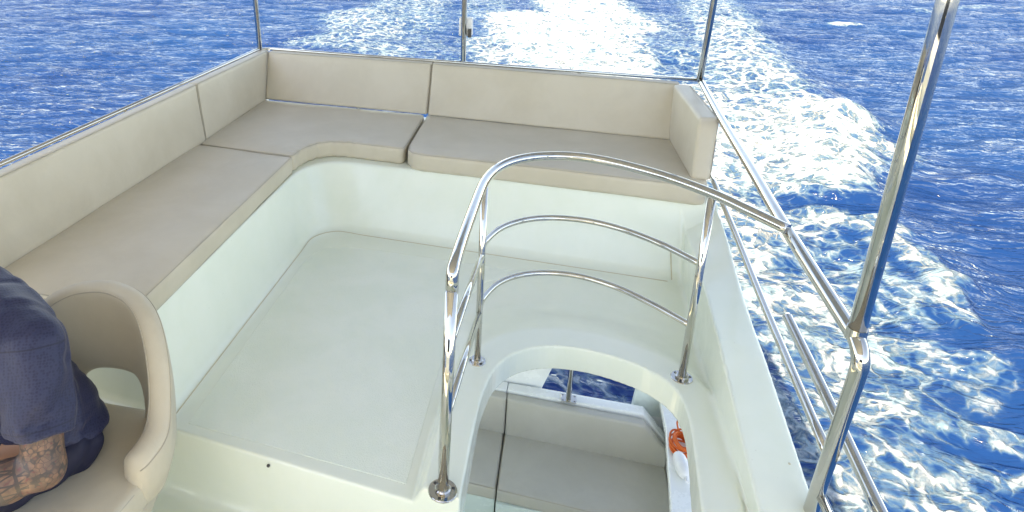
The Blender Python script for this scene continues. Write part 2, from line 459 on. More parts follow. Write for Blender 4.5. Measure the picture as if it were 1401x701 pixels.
# ------------------------------------------------------------------ sea
SEA = -3.1
FOAM = [  # x1,y1,x2,y2,radius,density  (world metres): the churned wake and the starboard wave
    (-9.2, 25.5, -6.2, 24.0, 1.5, .60), (-9.8, 33.0, -7.6, 27.0, 2.0, .64), (-8.8, 44, -7.0, 30, 2.4, .60),
    (-6.5, 28.0, -4.5, 24.0, 1.6, .46), (-5.5, 21.0, -3.2, 22.0, 1.5, .60),
    (-1.2, 34.0, 1.0, 22.0, 2.6, .90), (1.0, 46.0, 2.4, 32.0, 2.8, .90), (1.8, 30.0, 1.6, 22.0, 2.2, .90),
    (-2.5, 27, -1.5, 23, 1.3, .70), (-4.0, 45, -3.6, 34, 1.5, .52),
    (-.5, 20.0, 1.5, 15.0, 2.2, .80), (2.5, 15.0, 2.2, 9.0, 1.7, .70),
    (4.8, 36.0, 4.4, 22.0, 1.6, .50), (9.3, 47.0, 8.0, 34.0, 1.8, .62), (7.9, 34.0, 6.6, 25.0, 1.5, .70),
    (5.2, 26.0, 5.8, 21.5, 1.4, .60), (6.6, 25.0, 5.9, 19.5, 1.5, .72), (4.0, 20.0, 6.3, 18.3, 1.5, .74),
    (6.3, 18.2, 6.9, 16.8, .8, .86), (5.0, 17.5, 6.5, 15.6, 1.3, .84), (4.0, 15.5, 5.6, 14.5, 1.3, .88), (3.4, 13.2, 5.2, 13.0, .9, .80),
    (5.6, 14.9, 5.2, 12.9, .7, .88), (2.6, 12.5, 3.6, 10.8, .8, .80), (3.2, 10.9, 4.6, 11.2, .55, .60),
    (4.4, 11.4, 5.4, 10.8, .34, .70), (5.2, 10.8, 5.45, 9.2, .28, .70), (5.4, 9.4, 5.15, 8.2, .22, .66),
    (4.2, 10.2, 4.5, 8.6, .7, .58), (3.0, 9.6, 3.6, 8.2, .8, .66), (2.6, 9.3, 2.9, 6.3, .8, .66),
    (3.4, 8.2, 3.9, 7.4, .65, .66), (3.2, 7.3, 3.8, 6.5, .5, .66), (3.1, 6.6, 3.6, 5.4, .5, .62), (2.5, 7.4, 2.6, 4.6, .7, .66),
    (3.4, 6.5, 4.8, 6.05, .18, .60), (3.2, 5.9, 4.5, 5.6, .18, .58), (3.0, 5.2, 4.2, 5.2, .26, .54), (4.2, 7.6, 4.9, 7.2, .28, .54), (4.0, 7.0, 4.6, 6.8, .25, .52),
    (1.6, 6.8, 1.8, 5.6, .7, .50), (13.1, 34.7, 14.0, 35.0, .40, .86), (11.5, 39.5, 12.8, 40.0, .5, .52), (19.5, 41, 24, 44, .6, .50),
    (0, 8.0, .6, 5.0, .8, .50), (-1.5, 14, -.5, 8, 1.8, .66),
]
def foam_density(X, Y):
    D = np.zeros_like(X)
    for x1, y1, x2, y2, r, d in FOAM:
        ex, ey = x2 - x1, y2 - y1
        t = np.clip(((X - x1) * ex + (Y - y1) * ey) / (ex * ex + ey * ey), 0, 1)
        q = np.hypot(X - x1 - t * ex, Y - y1 - t * ey) / r
        D = np.maximum(D, d * (1 - sstep(q, .55, 1.55)))
    return D
def value_noise(X, Y, sc, seed):
    rs = np.random.RandomState(seed); T = rs.rand(256, 256)
    x = X * sc + 1000.; y = Y * sc + 1000.; xi = np.floor(x).astype(int); yi = np.floor(y).astype(int)
    fx, fy = x - xi, y - yi; fx = fx * fx * (3 - 2 * fx); fy = fy * fy * (3 - 2 * fy)
    g = lambda a, b: T[a % 256, b % 256]
    return (g(xi, yi) * (1 - fx) + g(xi + 1, yi) * fx) * (1 - fy) + (g(xi, yi + 1) * (1 - fx) + g(xi + 1, yi + 1) * fx) * fy
def sea_height(X, Y, D):
    Z = np.zeros_like(X); rs = np.random.RandomState(11)
    R = np.hypot(X, Y)
    wx = X + 1.2 * (value_noise(X, Y, .25, 1) - .5) + .35 * (value_noise(X, Y, .9, 2) - .5)
    wy = Y + 1.2 * (value_noise(X, Y, .25, 3) - .5) + .35 * (value_noise(X, Y, .9, 4) - .5)
    for i in range(60):
        lam = .24 * (1.058 ** i)                             # .24 m ... 6.7 m
        th = math.radians(102 + rs.normal(0, 17) + 14 * math.sin(i * 1.9))
        amp = .0064 * lam * (.5 + rs.rand()) * (1 if lam < 1.3 else (1.3 / lam) ** .9)
        k = 2 * math.pi / lam
        s = np.sin(k * (wx * math.cos(th) + wy * math.sin(th)) + rs.rand() * 6.28)
        s = .5 * (s + 1); s = 1.6 * s ** 1.7 - .6
        Z += amp * s * (1 - sstep(R, lam * 60, lam * 160))
    # churned water stands up and is lumpy
    lump = value_noise(X, Y, 1.7, 5) + .5 * value_noise(X, Y, 3.9, 6) + .3 * value_noise(X, Y, 8.3, 7) - .9
    Z += D * (.10 + .17 * lump)
    # the starboard bow wave ridge
    for (x1, y1, x2, y2, r, h) in ((7.9, 36, 6.9, 17.5, 1.1, .22), (7.0, 17.5, 5.4, 12.7, .8, .30), (5.6, 11.5, 5.3, 7.5, .8, .20), (-9.8, 36, -7.5, 22, 1.4, .18)):
        ex, ey = x2 - x1, y2 - y1
        t = np.clip(((X - x1) * ex + (Y - y1) * ey) / (ex * ex + ey * ey), 0, 1)
        q = np.hypot(X - x1 - t * ex, Y - y1 - t * ey) / r
        Z += h * np.exp(-q * q) * (.7 + .6 * value_noise(X, Y, 1.1, 8))
    return Z
def make_sea():
    nr, nth = 560, 900
    r = np.concatenate([np.linspace(.5, 3, 6)[:-1], 3 * (70 / 3) ** (np.linspace(0, 1, nr)), np.geomspace(74, 7000, 40)])
    d = np.linspace(-1, 1, nth); th = np.concatenate([np.radians(96 + 62 * d), np.radians(158 + np.linspace(0, 236, 122)[1:-1])])
    T, Rr = np.meshgrid(th, r); X = Rr * np.cos(T); Y = Rr * np.sin(T)
    D = foam_density(X, Y)
    Z = sea_height(X, Y, D) + SEA
    n, m = X.shape
    V = np.stack([X.ravel(), Y.ravel(), Z.ravel()], 1)
    i = np.arange(n - 1)[:, None]; j = np.arange(m)[None, :]; j2 = (j + 1) % m
    Q = np.stack([i * m + j + 0 * j2, (i + 1) * m + j, (i + 1) * m + j2, i * m + j2], -1).reshape(-1, 4)
    me = mesh_np('sea', V, Q)
    a = me.attributes.new('foam', 'FLOAT', 'POINT'); a.data.foreach_set('value', D.ravel().astype(np.float32))
    return me
def sea_mat():
    m, nt, b = mat('sea_water'); co = obj_coord(nt)
    at = N(nt, 'ShaderNodeAttribute'); at.attribute_name = 'foam'; D = at.outputs['Fac']
    # warped coordinates
    wn = noise(nt, .9, 4, .6, 0, co)
    wm = N(nt, 'ShaderNodeVectorMath', operation='MULTIPLY_ADD'); nt.links.new(wn.outputs['Color'], wm.inputs[0])
    wm.inputs[1].default_value = (.9, .9, .9); nt.links.new(co, wm.inputs[2]); wc = wm.outputs[0]
    big = noise(nt, .55, 7, .62, .5, wc); mid = noise(nt, 2.6, 8, .68, .6, wc); fine = noise(nt, 14, 6, .7, .2, co); big2 = noise(nt, 1.5, 6, .65, .8, wc)
    v = N(nt, 'ShaderNodeTexVoronoi', feature='DISTANCE_TO_EDGE'); v.inputs['Scale'].default_value = 1.9; nt.links.new(wc, v.inputs['Vector'])
    v2 = N(nt, 'ShaderNodeTexVoronoi', feature='DISTANCE_TO_EDGE'); v2.inputs['Scale'].default_value = 5.2; nt.links.new(wc, v2.inputs['Vector'])
    lace = maprange(nt, v.outputs['Distance'], 0, .20, .16, -.05); lace2 = maprange(nt, v2.outputs['Distance'], 0, .2, .10, -.04)
    s = math_n(nt, 'MULTIPLY', big.outputs[0], .30)
    s = math_n(nt, 'ADD', s, math_n(nt, 'MULTIPLY', mid.outputs[0], .52))
    s = math_n(nt, 'ADD', s, math_n(nt, 'MULTIPLY', fine.outputs[0], .18))
    s = math_n(nt, 'ADD', s, lace); s = math_n(nt, 'ADD', s, lace2)
    thr = maprange(nt, D, 0, 1, .90, .35, smooth=False)
    dd = math_n(nt, 'SUBTRACT', s, thr)
    foam = math_n(nt, 'MULTIPLY', maprange(nt, dd, -.045, .13), maprange(nt, D, .48, .82, .38, 1.0))
    soft = maprange(nt, dd, -.20, .08)                     # aerated water just under the surface
    n1 = noise(nt, .12, 3, .5, 0, co)
    deep = mixc(nt, n1.outputs[0], (.0012, .019, .105), (.004, .054, .175))
    air = mixc(nt, math_n(nt, 'MULTIPLY', soft, math_n(nt, 'MULTIPLY', D, .75, True)), deep, (.13, .27, .34))
    fmix = math_n(nt, 'ADD', math_n(nt, 'MULTIPLY', fine.outputs[0], .45), math_n(nt, 'MULTIPLY', big2.outputs[0], .55))
    fc = mixc(nt, maprange(nt, fmix, .40, .60), (.20, .31, .38), (.47, .49, .50))
    nt.links.new(mixc(nt, foam, air, fc), b.inputs['Base Color'])
    b.inputs['IOR'].default_value = 1.333; b.inputs['Specular IOR Level'].default_value = .15
    # ripples
    mp = N(nt, 'ShaderNodeMapping'); mp.inputs['Rotation'].default_value = (0, 0, math.radians(-14)); mp.inputs['Scale'].default_value = (.34, 1.5, 1)
    wn2 = noise(nt, .5, 3, .5, 0, co); wm2 = N(nt, 'ShaderNodeVectorMath', operation='MULTIPLY_ADD'); nt.links.new(wn2.outputs['Color'], wm2.inputs[0])
    wm2.inputs[1].default_value = (1.2, 1.2, 0); nt.links.new(co, wm2.inputs[2]); nt.links.new(wm2.outputs[0], mp.inputs[0])
    def ridge(sc, det, dist):
        n = noise(nt, sc, det, .55, dist, mp.outputs[0])
        a = math_n(nt, 'ABSOLUTE', math_n(nt, 'SUBTRACT', n.outputs[0], .5))
        return math_n(nt, 'SUBTRACT', .3, math_n(nt, 'POWER', a, .8))
    hr = math_n(nt, 'ADD', math_n(nt, 'MULTIPLY', ridge(1.7, 2, .3), .8), math_n(nt, 'MULTIPLY', ridge(4.2, 2, .3), .42))
    hr = math_n(nt, 'ADD', hr, math_n(nt, 'MULTIPLY', noise(nt, 15, 3, .5, .3, mp.outputs[0]).outputs[0], .10))
    hf = math_n(nt, 'ADD', math_n(nt, 'MULTIPLY', mid.outputs[0], 1.2), math_n(nt, 'MULTIPLY', fine.outputs[0], .35))
    hh = math_n(nt, 'ADD', math_n(nt, 'MULTIPLY', hr, .20), math_n(nt, 'MULTIPLY', foam, math_n(nt, 'MULTIPLY', hf, .06)))
    bump(nt, b, hh, 1.0, 1.0)
    nrm = b.inputs['Normal'].links[0].from_socket; colr = b.inputs['Base Color'].links[0].from_socket
    df = N(nt, 'ShaderNodeBsdfDiffuse'); gl = N(nt, 'ShaderNodeBsdfGlossy'); fr = N(nt, 'ShaderNodeFresnel'); mx = N(nt, 'ShaderNodeMixShader')
    fr.inputs['IOR'].default_value = 1.333; nt.links.new(nrm, fr.inputs['Normal'])
    nt.links.new(colr, df.inputs['Color']); nt.links.new(nrm, df.inputs['Normal']); nt.links.new(nrm, gl.inputs['Normal'])
    gl.inputs['Roughness'].default_value = .09
    k = math_n(nt, 'MULTIPLY', fr.outputs[0], maprange(nt, foam, 0, 1, .58, .05))
    nt.links.new(k, mx.inputs[0]); nt.links.new(df.outputs[0], mx.inputs[1]); nt.links.new(gl.outputs[0], mx.inputs[2])
    out = [n for n in nt.nodes if n.type == 'OUTPUT_MATERIAL'][0]
    nt.links.new(mx.outputs[0], out.inputs['Surface']); nt.nodes.remove(b)
    return m
sea = link('sea', make_sea(), sea_mat()); tag(sea, kind='structure')

# ------------------------------------------------------------------ flybridge deck moulding
def _hatch():
    k = [(-.181, .95), (-.180, 1.40), (-.176, 1.71), (-.168, 1.99), (-.155, 2.12), (-.125, 2.25), (-.050, 2.365), (.08, 2.435), (.24, 2.443), (.40, 2.400), (.51, 2.335),
         (.570, 2.250), (.588, 2.150), (.585, 2.04), (.577, 1.94), (.556, 1.70), (.540, 1.40), (.530, .95)]
    return [(v.x, v.y) for v in catmull([(x, y, 0) for x, y in k], 4)]
HATCH = _hatch()
def hatch_sd(X, Y): return poly_sd(X, Y, HATCH)
def step_y(X): return 1.560 - .132 * X
def rear_y(X): return 3.312 - .10 * X
def coam_x(Y): return .70 + .052 * sstep(Y, 2.0, 3.35)
def coam_top(X, Y):
    zi = np.interp(Y, [0.4, 1.4, 1.67, 2.08, 2.35, 2.7, 3.1, 3.33, 3.43, 4.6], [.085, .105, .134, .222, .262, .268, .258, .245, .350, .358]).astype(np.float32)
    zo = np.interp(Y, [0.4, 1.4, 1.8, 2.31, 3.25, 3.6, 4.6], [.085, .105, .135, .225, .345, .385, .40]).astype(np.float32)
    xi = coam_x(Y); t = np.clip((X - xi) / (.90 - xi), 0, 1); return zi * (1 - t) + zo * t
def floor_z(X, Y):
    H = hatch_sd(X, Y)
    wdt = .05 + .27 * sstep(Y, 2.2, 2.75)
    zr = .07 * (1 - sstep(H, .115, .115 + wdt))
    low = (Y < step_y(X)) & (X < -.17)
    return zr
def deck_sd(X, Y, Z):
    H = hatch_sd(X, Y); zf = floor_z(X, Y)
    top = Z - zf
    # lower floor in front of the step
    stepd = np.maximum((step_y(X) - Y) * .99, X + .17 - 0 * Y)      # <0 on the raised floor
    stepd = (step_y(X) - Y) * .99
    stepd = np.where(X > -.17, np.minimum(stepd, -.0 - (X + .17) + 0 * Y), stepd)
    raised = smax(top, stepd, .012)
    lowf = Z + .30
    slab = smin(raised, lowf, .05)
    # benches
    fp = (X + 1.32 + .25 * Z) / 1.03
    fr = -(Y - rear_y(X) - .50 * Z) / 1.118
    fb = smin(fp, fr, .30)
    fb = smax(fb, Z - .372, .014)
    fb = smax(fb, (step_y(X) + .045 - Y) * .99, .02)
    fb = np.minimum(fb, np.maximum(X + 2.13 + 0 * Y, Z - .44))
    co = smax(coam_x(Y) - X, (Z - coam_top(X, Y)) * .97, .008)
    co = smax(co, X - .878 - .035 * sstep(Y, 2.4, 3.4), .02)
    s = smin(slab, fb, .045)
    s = smin(s, co, .028)
    # cut the hatch, the underside
    s = smax(s, -H, .006)
    zb = np.where(Y < step_y(X) + .07, np.where(X < -.17, -.36, -.052), -.052)
    zb = np.where((X > -.25), -.052 - .055 * (1 - sstep(Y, 1.65, 2.08)), zb)
    s = smax(s, zb - Z, .01)
    s = np.maximum(s, X - .878 - .035 * sstep(Y, 2.4, 3.4))
    return s
def deck_bottom_trim(): pass
V, Q = nets(deck_sd, (-2.26, .55, -.40), (.93, 4.66, .53), .0105)
me = mesh_np('flybridge_deck', V, Q); grad_normals(me, deck_sd, V)
deck = link('flybridge_deck', me, GEL); tag(deck, kind='structure')

def deck_z(x, y, z0=.0):
    z = z0
    zz = np.arange(-.05, .5, .001); f = deck_sd(np.full_like(zz, x), np.full_like(zz, y), zz)
    i = np.nonzero(f > 0)[0]
    return float(zz[i[0]]) if len(i) else z0

# sealant bead where floor meets the bench bases
path = []
for y in np.linspace(1.80, 3.18, 30): path.append((-1.300, y))
for k in range(1, 12):
    a = math.pi - k / 12 * math.pi / 2
    path.append((-1.12 + .18 * math.cos(a), 3.20 + .195 * math.sin(a)))
for x in np.linspace(-1.10, .68, 40): path.append((x, 3.285 - .10 * x))
pz = [Vector((x, y, deck_z(x, y) + .0005)) for x, y in path]
tube('sealant_bead', pz, .0024, deck, SEAL, seg=8)
tube('sealant_bead', [Vector((.693, 3.19 + .34 * t, .03 + .30 * t)) for t in np.linspace(0, 1, 8)], .003, deck, SEAL, seg=8)

# non-slip panel: thin moulded sheet with rounded corners
def panel():
    pts = [(-1.232, 1.768), (-.372, 1.668), (-.36, 2.60), (-.33, 2.82), (-.24, 3.02), (-.02, 3.155), (-.10, 3.168), (-1.04, 3.235), (-1.16, 3.20), (-1.225, 3.12), (-1.243, 3.0)]
    mb = MB(); mb.prism([(x, y, -.002) for x, y in pts], (0, 0, .0036), .0006, 2)
    return mb.build('nonslip_panel', NONSLIP, deck)
panel()
# screw in the step
MB().disc((-.87, 1.672, -.03), .006, .006, (0.13, -1, 0), 12).build('screw_head', DARK, deck)
MB().disc((.835, 1.86, coam_top(np.array(.835), np.array(1.86)).item() - .0005), .005, .002, (0, 0, 1), 12).build('stain_spot', SEAL, deck)

# ------------------------------------------------------------------ upholstery
def cushion(name, pts, z0, z1, label, m=VINYL, group=None, **kw):
    V, Q = pad(name, pts, z0, z1, **kw)
    return V, Q
def up_pad(name, pts, z0, z1, label, group, m=VINYL, seams=(), **kw):
    x, y = np.mean(np.array(pts), 0)
    e = empty(name, (x, y, z0), label, 'cushion', group)
    V, Q = pad(name, pts, z0, z1, **kw)
    link('cover', mesh_np('cover', V, Q), m, e)
    for s in seams: tube('piping', s, .0028, e, PIPING, seg=6)
    rn = kw.get('rnd', .028); rg = ring(pts, z1 - rn * .25, rn * .25)
    tube('piping', rg + rg[:1], .0017, e, PIPING, seg=6)
    return e
def offset_poly(pts, d):
    P = [Vector((x, y)) for x, y in pts]; n = len(P); out = []
    area = sum(P[i].x * P[(i + 1) % n].y - P[(i + 1) % n].x * P[i].y for i in range(n)); sg = 1 if area > 0 else -1
    for i in range(n):
        a, b, c = P[i - 1], P[i], P[(i + 1) % n]
        e1 = (b - a).normalized(); e2 = (c - b).normalized(); n1 = Vector((-e1.y, e1.x)) * sg; n2 = Vector((-e2.y, e2.x)) * sg
        q = (n1 + n2); q = q / max(q.length_squared, .3) * 2
        out.append((b.x + q.x * d, b.y + q.y * d))
    return out
def ring(pts, z, d): return [Vector((x, y, z)) for x, y in offset_poly(pts, d)] 
SG = 'seat cushions of the U-shaped bench'
port_seat = [(-2.12, 1.80), (-1.392, 1.76), (-1.395, 1.95), (-1.425, 3.367), (-2.12, 3.460)]
up_pad('seat_cushion', port_seat, .372, .478, 'long beige seat cushion on the port bench beside the chair', SG, seed=1, h=.012, rnd=.018,
       seams=[[(-1.404, 1.80, .372), (-1.407, 1.9, .372), (-1.432, 3.36, .372)]])
def rr(pts, i, r, n=6):
    P = [Vector((x, y)) for x, y in pts]; b = P[i]; a = P[i - 1]; c = P[(i + 1) % len(P)]
    s = b + (a - b).normalized() * r; e = b + (c - b).normalized() * r
    return [tuple(s * (1 - t / n) ** 2 + b * 2 * (t / n) * (1 - t / n) + e * (t / n) ** 2) for t in range(n + 1)]
corner_seat = [(-2.12, 3.468), (-1.44, 3.380), (-1.425, 3.40), (-1.424, 3.47), (-1.405, 3.55), (-1.362, 3.63), (-1.292, 3.675), (-1.18, 3.684), (-1.068, 3.668), (-.85, 3.640), (-.826, 3.655), (-.820, 3.70), (-.832, 4.35), (-.86, 4.38), (-2.12, 4.515)]
def wrinkle(A, B):
    r = np.hypot(A + 1.20, B - 3.45); a = np.arctan2(B - 3.45, A + 1.20)
    return .0045 * np.sin(a * 26) * np.exp(-((r - .22) / .05) ** 2) * (A < -1.1)
up_pad('seat_cushion', corner_seat, .372, .478, 'beige corner seat cushion with a concave inner curve on the bench', SG, seed=2, wr=wrinkle, rnd=.018)
seat_r = [(-.808, 3.72), (-.797, 3.64), (-.760, 3.585), (-.70, 3.562), (-.396, 3.533), (.034, 3.488), (.55, 3.425), (.80, 3.392), (.845, 3.41), (.858, 3.47), (.868, 4.20), (-.805, 4.385), (-.818, 4.37)]
up_pad('seat_cushion', seat_r, .365, .478, 'beige seat cushion on the rear bench, between corner cushion and starboard backrest', SG, seed=3, rnd=.020)

def back_pad(name, p0, p1, q0, q1, th, z0, z1, label, seed, ntilt=None, h=.011):
    """upright cushion.  p0,p1: bottom front line ends; q0,q1: top front line ends; th: thickness away from the seat"""
    e = empty(name, ((p0[0] + p1[0]) / 2, (p0[1] + p1[1]) / 2, z0), label, 'cushion', 'backrest cushions around the bench')
    L = math.hypot(p1[0] - p0[0], p1[1] - p0[1]); Hh = z1 - z0
    V, Q = pad(name, [(0, 0), (L, 0), (L, Hh), (0, Hh)], 0, th, seed=seed, h=h, rnd=.016, puff=.006)
    p0, p1, q0, q1 = [np.array(a, float) for a in (p0, p1, q0, q1)]
    d = (p1 - p0) / L; nrm = np.array([-d[1], d[0]]) * (ntilt or 1)
    s = V[:, 0:1] / L; t = V[:, 1:2] / Hh
    base = (p0 * (1 - s) + p1 * s) * (1 - t) + (q0 * (1 - s) + q1 * s) * t
    xy = base + nrm * V[:, 2:3]
    W = np.concatenate([xy, z0 + V[:, 1:2]], 1)
    # outward orientation check
    if np.cross(np.append(d, 0), np.array([0, 0, 1])) @ np.append(nrm, 0) < 0: Q = Q[:, ::-1]
    link('cover', mesh_np('cover', W, Q), VINYL, e)
    ins = .006
    def pt(s, t, f):
        b = (p0 * (1 - s) + p1 * s) * (1 - t) + (q0 * (1 - s) + q1 * s) * t + nrm * f
        return Vector((b[0], b[1], z0 + Hh * t))
    a_, b_ = .004 / L, .004 / Hh
    cs = [(a_, b_), (1 - a_, b_), (1 - a_, 1 - b_), (a_, 1 - b_), (a_, b_)]
    tube('piping', fillet([pt(s, t, .0035) for s, t in cs], .015, 4), .0017, e, PIPING, seg=6)
    return e
back_pad('backrest_cushion', (-2.045, 1.72), (-2.052, 3.520), (-2.10, 1.72), (-2.115, 3.583), .075, .474, .822, 'long beige backrest cushion along the port rail, nearest the camera', 5)
back_pad('backrest_cushion', (-2.056, 3.53), (-2.085, 4.520), (-2.118, 3.595), (-2.125, 4.700), .075, .474, .822, 'short beige backrest cushion on the port side, next to the far corner', 6)
back_pad('backrest_cushion', (-2.078, 4.462), (-.815, 4.323), (-2.118, 4.660), (-.815, 4.514), .085, .490, .815, 'beige backrest cushion on the rear bench, left of the joint', 7)
back_pad('backrest_cushion', (-.808, 4.326), (.782, 4.110), (-.812, 4.512), (.800, 4.245), .085, .484, .815, 'wide beige backrest cushion on the rear bench, right of the joint', 8)
back_pad('backrest_cushion', (.858, 4.20), (.875, 3.485), (.858, 4.22), (.872, 3.485), .10, .478, .820, 'small upright beige cushion closing the starboard end of the bench', 9, ntilt=-1)

# ------------------------------------------------------------------ stainless rails and poles
def flange(post, c, r=.047, nrm=(0, 0, 1), turn=.4, screws=3):
    mb = MB(); mb.disc(c, r, .006, nrm); f = mb.build('flange', STEEL, post, True)
    c = Vector(c)
    MB().disc(c + Vector((0, 0, .005)), .026, .012, nrm, 28, .004).build('collar', STEEL, post, True)
    for k in range(screws):
        a = turn + 2 * math.pi * k / screws
        p = c + Vector((math.cos(a), math.sin(a), 0)) * r * .74 + Vector((0, 0, .0055))
        MB().disc(p, .0058, .002, nrm, 14, .001).build('screw', DARK, post)
g = empty('stair_guard_rail', (.19, 2.1, .07), 'curved three-bar chrome guard rail standing round the stair opening', 'rail')
top = [(-.224, 1.601, .80), (-.2235, 1.60, .868), (-.222, 1.66, .874), (-.220, 1.80, .875), (-.214, 2.02, .875), (-.204, 2.25, .873), (-.172, 2.40, .872), (-.112, 2.505, .872), (-.02, 2.578, .871), (.10, 2.612, .87),
       (.21, 2.602, .869), (.33, 2.55, .868), (.47, 2.466, .864), (.605, 2.345, .860), (.70, 2.235, .853), (.792, 2.135, .842)]
tp = fillet(top[:3], .05, 6)[:-1] + catmull(top[2:], 7)
tube('top_rail', tp, .0185, g)
def post(name, a, b, r, par):
    return tube(name, [a, Vector(a).lerp(Vector(b), .5), b], r, par)
P1 = post('post', (-.237, 1.600, .07), (-.224, 1.600, .81), .0180, g); flange(P1, (-.237, 1.600, .0705), .047)
P2 = post('post', (-.205, 2.272, .065), (-.203, 2.262, .865), .0135, g); flange(P2, (-.205, 2.272, .067), .036, turn=1.2)
P3 = post('post', (.600, 2.340, .07), (.604, 2.347, .848), .0150, g); flange(P3, (.600, 2.340, .067), .042, turn=.2)
for z, base, ctrl in ((.575, .575, [(-.205, 2.272), (-.200, 2.36), (-.150, 2.49), (-.07, 2.58), (.03, 2.632), (.14, 2.645), (.25, 2.628), (.37, 2.57), (.49, 2.475), (.602, 2.350)]),
                      (.312, .312, [(-.205, 2.272), (-.200, 2.36), (-.150, 2.49), (-.07, 2.575), (.03, 2.622), (.14, 2.633), (.25, 2.61), (.37, 2.55), (.49, 2.45), (.598, 2.344)])):
    tube('curved_bar', catmull([(x, y, z) for x, y in ctrl], 7), .0125, g)
tube('side_bar', [(-.204, 2.270, .560), (-.217, 1.94, .588), (-.229, 1.602, .612)], .0125, g)
tube('side_bar', [(-.204, 2.270, .300), (-.217, 1.94, .335), (-.231, 1.602, .365)], .0125, g)

r_ = empty('starboard_rail', (.85, 1.70, .11), 'long chrome side rail with two bars along the starboard coaming', 'rail')
ra = [(.935, 4.335, .822), (.885, 3.52, .815), (.84, 2.75, .820), (.806, 2.21, .822), (.797, 1.66, .806)]
bend = [(.797, 1.61, .803), (.798, 1.565, .785), (.803, 1.560, .735), (.812, 1.585, .62)]
bend = [(.797, 1.600, .803), (.7965, 1.568, .790), (.798, 1.553, .762), (.802, 1.560, .72), (.812, 1.588, .62), (.834, 1.652, .36), (.854, 1.712, .105)]
tube('top_rail', catmull(ra + bend, 8), .0205, r_)
tube('lower_bar', catmull([(.925, 3.70, .437), (.90, 3.0, .405), (.868, 2.38, .390), (.828, 1.645, .395)], 6), .0145, r_)
tube('lower_bar_stub', [(.850, 1.690, .225), (.862, 1.45, .205), (.87, 1.0, .18)], .014, r_)
tube('fixing_stub', [(.905, 3.66, .44), (.915, 3.70, .80)], .012, r_)
MB().tube([(.797, 1.603, .800), (.797, 1.602, .832)], .0235, 24).build('weld_collar', STEEL, r_, True)
oc = empty('outer_handrail', (.95, 2.0, .1), 'short outboard chrome handrail with a capped end beyond the coaming', 'rail')
tube('bar', catmull([(.95, 2.385, .362), (.95, 2.36, .361), (.95, 1.95, .33), (.95, 1.574, .294), (.95, .8, .24)], 5), [.010] + [.0185] * 20, oc)
tube('post', [(.95, .9, .25), (.90, .9, -.02)], .016, oc)

pg = 'roof support poles standing round the seating'
ptop = 2.34
for nm, a, b, r, lab in (
    ('support_pole', (-2.2, 4.70, .80), (-2.235, 4.70, ptop), .019, 'thin chrome roof pole at the far port corner of the bench'),
    ('support_pole', (-.600, 4.585, .80), (-.612, 4.59, ptop), .0185, 'thin chrome roof pole behind the rear backrests with a white lamp bracket'),
    ('support_pole', (.930, 4.335, .82), (.975, 4.335, ptop), .0195, 'chrome roof pole at the starboard end of the rear bench'),
    ('support_pole', (.797, 1.604, .82), (.803, 1.59, ptop), .0205, 'thick chrome roof pole rising from the starboard rail elbow, nearest the camera')):
    e = empty(nm, a, lab, 'pole', pg)
    tube('tube', [a, Vector(a).lerp(Vector(b), .5), b], r, e)
    MB().disc(Vector(b) - Vector((0, 0, .01)), .05, .008).build('top_plate', STEEL, e, True)
    if a[0] == -.6:
        MB().box(-.640, 4.60, 1.00, -.545, 4.655, 1.13, .012).build('lamp_housing', PLASTIC, e, True)
        MB().box(-.572, 4.575, .995, -.548, 4.60, 1.055, .006).build('latch', DARK, e, True)
ar = empty('aft_perimeter_rail', (-.6, 4.70, .8), 'chrome rail running behind the port and rear backrests', 'rail')
tube('top_rail', fillet([(-2.205, .4, .822), (-2.215, 4.75, .822), (.93, 4.345, .822)], .12, 10), .0120, ar)
for x, y in ((-2.205, 1.2), (-2.21, 3.0), (-1.4, 4.645), (.2, 4.44)):
    tube('post', [(x, y, .40), (x, y, .815)], .012, ar)

